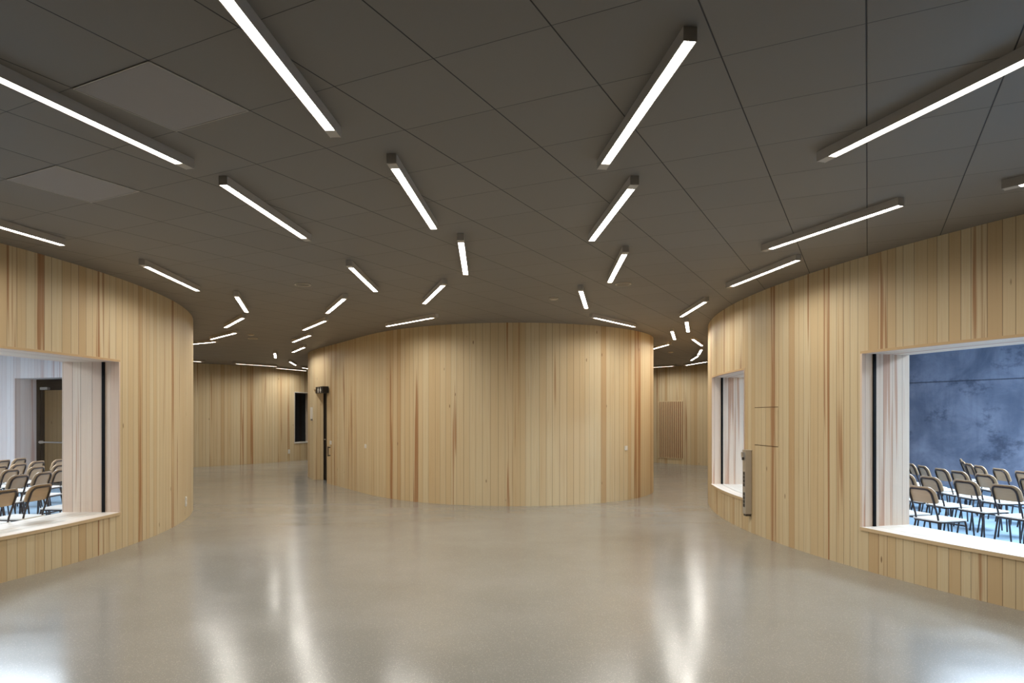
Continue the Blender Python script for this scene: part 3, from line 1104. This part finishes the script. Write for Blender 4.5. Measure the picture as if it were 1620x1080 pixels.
def figure(cx, skirt):
    m = MB()
    y0, y1 = yo, yo + 0.003 * flip
    s = 1.0
    poly_plate(m, [(cx + 0.017 * cos(2 * pi * k / 14), 0.05 + 0.014 * sin(2 * pi * k / 14)) for k in range(14)], y0, y1)
    if skirt:
        body = [(-0.03, 0.032), (0.03, 0.032), (0.06, -0.03), (0.022, -0.03), (0.022, -0.064), (-0.022, -0.064), (-0.022, -0.03), (-0.06, -0.03)]
    else:
        body = [(-0.042, 0.032), (0.042, 0.032), (0.042, -0.015), (0.026, -0.015), (0.024, -0.064), (0.005, -0.064), (0.0, -0.02), (-0.005, -0.064), (-0.024, -0.064), (-0.026, -0.015), (-0.042, -0.015)]
    poly_plate(m, [(cx + x, z) for x, z in body], y0, y1)
    return m


figure(0.20, True).build('pictogram', M['white_plastic'], sign_box)
figure(0.37, False).build('pictogram', M['white_plastic'], sign_box)
tag(root, 'black toilet sign box with two white figures above the dark door recess', 'sign')

# slatted grille on the back right wall
g0, g1 = ang(cG, ray_circle(1042, cG, RG)), ang(cG, ray_circle(1080, cG, RG))
g0, g1 = min(g0 % (2 * pi), g1 % (2 * pi)), max(g0 % (2 * pi), g1 % (2 * pi))
gm = (g0 + g1) / 2
gp = np.array((cG[0] + RG * cos(gm), cG[1] + RG * sin(gm)))
root = empty('slatted_grille', (gp[0], gp[1], 0.0))
gz0, gz1 = 0.20, 2.10


def local(m, name, mats, par):
    o = m.build(name, mats, loc=tuple(root.location))
    o.location = (0, 0, 0)
    o.parent = par
    return o


m = MB()
m.sector(cG, RG - 0.02, RG + 0.004, g0, g1, gz0, gz1, 12)
local(m, 'backing', M['grille_back'], root)
ns = 13
for i in range(ns):
    w = (g1 - g0) / ns
    a = g0 + w * i
    m = MB()
    m.sector(cG, RG - 0.01, RG + 0.022, a + w * 0.28, a + w * 0.72, gz0, gz1, 1)
    local(m, 'slat', M['slat'], root)
for zz in (gz0 - 0.02, gz1):
    m = MB()
    m.sector(cG, RG - 0.01, RG + 0.018, g0, g1, zz, zz + 0.02, 8)
    local(m, 'rail', M['slat'], root)
tag(root, 'upright wooden slat grille set in the back right wall', 'grille')

# aluminium socket column on the right curved wall
p, nr = drum_spot(1189.5, cR, RR)
zt, zb = z_of(713, p[1]), z_of(813, p[1])
rz = frame_on(p, nr)
# local x along the wall, local +y outward; x positive runs away from the viewer or towards it
sx = -1 if (cos(rz) * p[0] + sin(rz) * p[1]) > 0 and False else 1
fx = np.array((cos(rz), sin(rz)))
far = 1 if np.dot(fx, p) > 0 else -1      # sign of local x that leads away from the camera
root = empty('socket_column', (p[0], p[1], zb), rz)
CW, CD, H = 0.105, 0.09, zt - zb
m = MB()
m.abox(*sorted((0, far * CW)), 0.006, CD, 0, H)
m.build('body', M['aluminium'], root)
m = MB()
m.abox(*sorted((far * 0.012, far * (CW - 0.012))), 0.0, 0.006, 0.03, H - 0.03)
m.build('back_plate', M['grey_plastic'], root)
m = MB()
m.abox(*sorted((-far * 0.003, far * (CW + 0.003))), 0.0, CD + 0.003, H, H + 0.012)
m.build('top_cap', M['aluminium'], root)
m = MB()
m.abox(*sorted((far * 0.01, far * (CW - 0.01))), 0.01, CD - 0.01, -0.03, 0)
m.build('cable_foot', M['dark_steel'], root)
m = MB()
m.abox(*sorted((far * 0.045, far * 0.085)), CD, CD + 0.03, H - 0.09, H - 0.02)
m.build('bracket', M['aluminium'], root)
m = MB()
m.abox(*sorted((far * 0.05, far * 0.08)), CD, CD + 0.022, H - 0.13, H - 0.091)
m.build('switch', M['dark_steel'], root)
for base in (0.10, 0.385):
    m = MB()
    m.abox(*sorted((far * 0.02, far * 0.085)), CD, CD + 0.002, base - 0.008, base + 0.2)
    strip = m.build('socket_strip', M['grey_plastic'], root)
    for q in range(4):
        m = MB()
        z0 = base + q * 0.052
        m.abox(*sorted((far * 0.027, far * 0.078)), CD, CD + 0.004, z0, z0 + 0.036)
        m.build('socket', M['black_metal'], strip)
tag(root, 'tall aluminium socket column with two banks of black outlets on the right curved wall', 'socket column')

# concealed service hatch in the boards right of the column
h0, h1 = ang(cR, ray_circle(1194, cR, RR)) % (2 * pi), ang(cR, ray_circle(1231, cR, RR)) % (2 * pi)
hp = np.array((cR[0] + RR * cos((h0 + h1) / 2), cR[1] + RR * sin((h0 + h1) / 2)))
root = tag(empty('door_3', (hp[0], hp[1], 1.45)), kind='structure')
hz0, hz1 = z_of(705, hp[1]), z_of(644, hp[1])
m = MB()
P = lambda r, a, z: (cR[0] + r * cos(a), cR[1] + r * sin(a), z)
N = 6
for i in range(N):
    a, b = h0 + (h1 - h0) * i / N, h0 + (h1 - h0) * (i + 1) / N
    m.face([P(RR + 0.003, a, hz0 + 0.008), P(RR + 0.003, b, hz0 + 0.008), P(RR + 0.003, b, hz1 - 0.008), P(RR + 0.003, a, hz1 - 0.008)],
           [(a * RR, hz0), (b * RR, hz0), (b * RR, hz1), (a * RR, hz1)])
tag(local(m, 'door_leaf', M['pine_right'], root), kind='structure')
for zz in (hz0, hz1):
    m = MB()
    m.sector(cR, RR - 0.004, RR + 0.002, h0, h1, zz - 0.003, zz + 0.003, N)
    tag(local(m, 'door_gap', M['hatch_line'], root), kind='structure')


# ------------------------------------------------------------------ chairs
def arc_pts(c, r, a0, a1, n, fn):
    return [fn(c[0] + r * cos(a0 + (a1 - a0) * k / n), c[1] + r * sin(a0 + (a1 - a0) * k / n)) for k in range(n + 1)]


def make_chair():
    root = empty('stacking_chair')
    # seat: rounded square board, faces +x
    m = MB()
    hw, hd, rc = 0.19, 0.20, 0.035
    pts = []
    for cx, cy, a0 in ((hd - rc, hw - rc, 0), (-hd + rc, hw - rc, 90), (-hd + rc, -hw + rc, 180), (hd - rc, -hw + rc, 270)):
        for k in range(5):
            a = radians(a0 + 22.5 * k)
            pts.append((cx + rc * cos(a), cy + rc * sin(a)))
    zt = lambda x, y: 0.452 - 0.010 * (1 - (y / hw) ** 2) * (1 - ((x + 0.03) / 0.23) ** 2)
    n = len(pts)
    c0, c1 = (0, 0, zt(0, 0)), (0, 0, 0.438)
    for i in range(n):
        a, b = pts[i], pts[(i + 1) % n]
        m.face([c0, (*a, zt(*a)), (*b, zt(*b))])
        m.face([c1, (*b, 0.438), (*a, 0.438)])
        m.face([(*a, 0.438), (*b, 0.438), (*b, zt(*b)), (*a, zt(*a))])
    m.build('seat', M['seat'], root)
    # backrest: bent plywood with strongly rounded top corners
    lean = lambda z: -0.180 - (z - 0.45) * 0.36
    z_top = lambda y: 0.825 - (0.0 if abs(y) < 0.105 else 0.08 - math.sqrt(max(0, 0.08 ** 2 - (abs(y) - 0.105) ** 2)))
    z_bot = lambda y: 0.638 + (0.0 if abs(y) < 0.15 else 0.035 - math.sqrt(max(0, 0.035 ** 2 - (abs(y) - 0.15) ** 2)))
    m = MB()
    ys = [0.185 * sin(pi / 2 * (k / 12 - 1)) for k in range(25)]
    zsn = 6
    T = 0.013

    def bp(y, q, back):
        z = z_bot(y) + (z_top(y) - z_bot(y)) * q
        x = lean(z) + 0.030 * (y / 0.2) ** 2 + (0.0 if back else T)
        return (x, y, z)
    for a, b in zip(ys[:-1], ys[1:]):
        for k in range(zsn):
            q0, q1 = k / zsn, (k + 1) / zsn
            m.face([bp(a, q0, True), bp(a, q1, True), bp(b, q1, True), bp(b, q0, True)])
            m.face([bp(a, q0, False), bp(b, q0, False), bp(b, q1, False), bp(a, q1, False)])
        m.face([bp(a, 1, True), bp(a, 1, False), bp(b, 1, False), bp(b, 1, True)])
        m.face([bp(a, 0, False), bp(a, 0, True), bp(b, 0, True), bp(b, 0, False)])
    for y, s in ((ys[0], 1), (ys[-1], -1)):
        for k in range(zsn):
            q0, q1 = k / zsn, (k + 1) / zsn
            f = [bp(y, q0, True), bp(y, q0, False), bp(y, q1, False), bp(y, q1, True)]
            m.face(f if s > 0 else f[::-1])
    m.build('backrest', M['chair_wood'], root)
    # back frame: inverted U of tube behind the backrest
    r = 0.0105
    W = 0.145
    fx_ = lambda y, z: (lean(z) - r - 0.001 + 0.030 * (y / 0.2) ** 2, y, z)
    pts = [(-0.178, -W, 0.43)] + [fx_(-W, z) for z in (0.50, 0.58, 0.66, 0.72)]
    pts += arc_pts((-W + 0.06, 0.735), 0.06, pi, pi / 2, 6, fx_)
    pts += arc_pts((W - 0.06, 0.735), 0.06, pi / 2, 0, 6, fx_)
    pts += [fx_(W, z) for z in (0.72, 0.66, 0.58, 0.50)] + [(-0.178, W, 0.43)]
    m = MB()
    m.tube(pts, r, 8)
    m.build('back_frame', M['chair_tube'], root, smooth=True)
    # seat frame: rails under the board and a lower cross bar
    m = MB()
    for s in (-1, 1):
        m.tube([(-0.19, s * 0.155, 0.427), (0.19, s * 0.155, 0.427)], r, 8)
    m.tube([(0.185, -0.155, 0.427), (0.185, 0.155, 0.427)], r, 8)
    m.tube([(-0.185, -0.155, 0.427), (-0.185, 0.155, 0.427)], r, 8)
    m.build('seat_frame', M['chair_tube'], root, smooth=True)
    m = MB()
    m.tube([(0.19, -0.18, 0.375), (0.19, 0.18, 0.375)], r * 0.8, 8)
    m.build('stretcher', M['chair_tube'], root, smooth=True)
    for s in (-1, 1):
        m = MB()
        m.tube([(0.175, s * 0.172, 0.43), (0.185, s * 0.177, 0.36), (0.212, s * 0.19, 0.0)], r, 8)
        m.build('leg', M['chair_tube'], root, smooth=True)
        m = MB()
        m.tube([(-0.165, s * 0.162, 0.43), (-0.18, s * 0.166, 0.36), (-0.235, s * 0.18, 0.0)], r, 8)
        m.build('leg', M['chair_tube'], root, smooth=True)
    return root


LG, RG_ = 'chairs set out in rows in the left room', 'chairs set out in curved rows in the right room'
# (x, y, facing in degrees, group, label): x, y = where the top of the backrest is
CH = [
    (-5.40, 7.97, 176, LG, 'front chair of the left room right against the window sill, its whole back in view'),
    (-5.40, 7.42, 177, LG, 'chair against the left window sill cut off by the left edge, nearest of all'),
    (-5.43, 8.84, 176, LG, 'chair hidden behind the left window reveal, only its seat corner showing above the sill'),
    (-6.59, 9.30, 178, LG, 'second row chair of the left room, behind and left of the front chair'),
    (-6.58, 9.76, 179, LG, 'second row chair of the left room, directly behind the front chair'),
    (-6.66, 10.27, 180, LG, 'second row chair of the left room touching the window reveal'),
    (-6.60, 8.75, 178, LG, 'second row chair of the left room at the left edge, mostly out of view'),
    (-7.40, 10.26, 179, LG, 'third row chair of the left room, left one of three in that row'),
    (-7.42, 10.85, 179, LG, 'third row chair of the left room, middle one of three in that row'),
    (-7.38, 11.35, 180, LG, 'third row chair of the left room touching the window reveal'),
    (-8.12, 11.00, 180, LG, 'fourth row chair of the left room at the left edge'),
    (-8.16, 11.50, 180, LG, 'fourth row chair of the left room, second from the left edge'),
    (-8.28, 12.12, 180, LG, 'fourth row chair of the left room standing before the dark door frame'),
    (-8.22, 12.62, 180, LG, 'fourth row chair of the left room standing before the glass door'),
    (-9.10, 12.42, 181, LG, 'farthest row chair of the left room, left one of two'),
    (-9.18, 12.95, 181, LG, 'farthest row chair of the left room, right one of two'),
    (4.57, 7.78, 17, RG_, 'nearest chair of the right room against the sill beside the window reveal'),
    (4.45, 8.30, 12, RG_, 'front chair of the right room behind the window reveal, only its seat showing'),
    (5.55, 8.52, 12, RG_, 'second chair from the window reveal with its legs in full view'),
    (5.42, 9.03, 8, RG_, 'chair of the right room just behind the nearest one'),
    (5.40, 9.55, 3, RG_, 'chair of the right room half covered by the window reveal, second row'),
    (6.42, 10.40, -4, RG_, 'third row chair of the right room, upper left, standing before open floor'),
    (6.38, 9.93, 0, RG_, 'third row chair of the right room, behind the chair with legs in full view'),
    (6.38, 9.38, 5, RG_, 'third row chair of the right room, centre of the window view'),
    (6.60, 8.84, 10, RG_, 'third row chair of the right room cut off by the right edge'),
    (6.50, 11.00, -9, RG_, 'turned chair at the window reveal, nearest of the receding left cluster'),
    (6.62, 11.52, -14, RG_, 'turned chair at the window reveal, second of the receding left cluster'),
    (6.80, 12.05, -20, RG_, 'turned chair at the window reveal, farthest of the receding left cluster'),
    (7.30, 10.40, -5, RG_, 'back row chair of the right room showing seat and back before the concrete wall'),
    (7.26, 9.86, 0, RG_, 'back row chair of the right room at the right edge, upper one'),
    (7.40, 11.00, -11, RG_, 'back row chair of the right room, first of four seen edge on'),
    (7.58, 11.52, -17, RG_, 'back row chair of the right room, second of four seen edge on'),
    (7.86, 12.10, -24, RG_, 'back row chair of the right room, third of four seen edge on'),
    (8.24, 12.72, -32, RG_, 'back row chair of the right room, farthest of four seen edge on'),
    (5.62, 7.93, 16, RG_, 'second row chair at the lower right edge of the right window, a sliver showing'),
]
chair = make_chair()
for i, (x, y, a, g, lab) in enumerate(CH):
    o = chair if i == 0 else copy_tree(chair)
    ra = radians(a)
    o.location = (x + 0.305 * cos(ra), y + 0.305 * sin(ra), 0.004)
    o.rotation_euler = (0, 0, ra)
    tag(o, lab, 'chair', g)
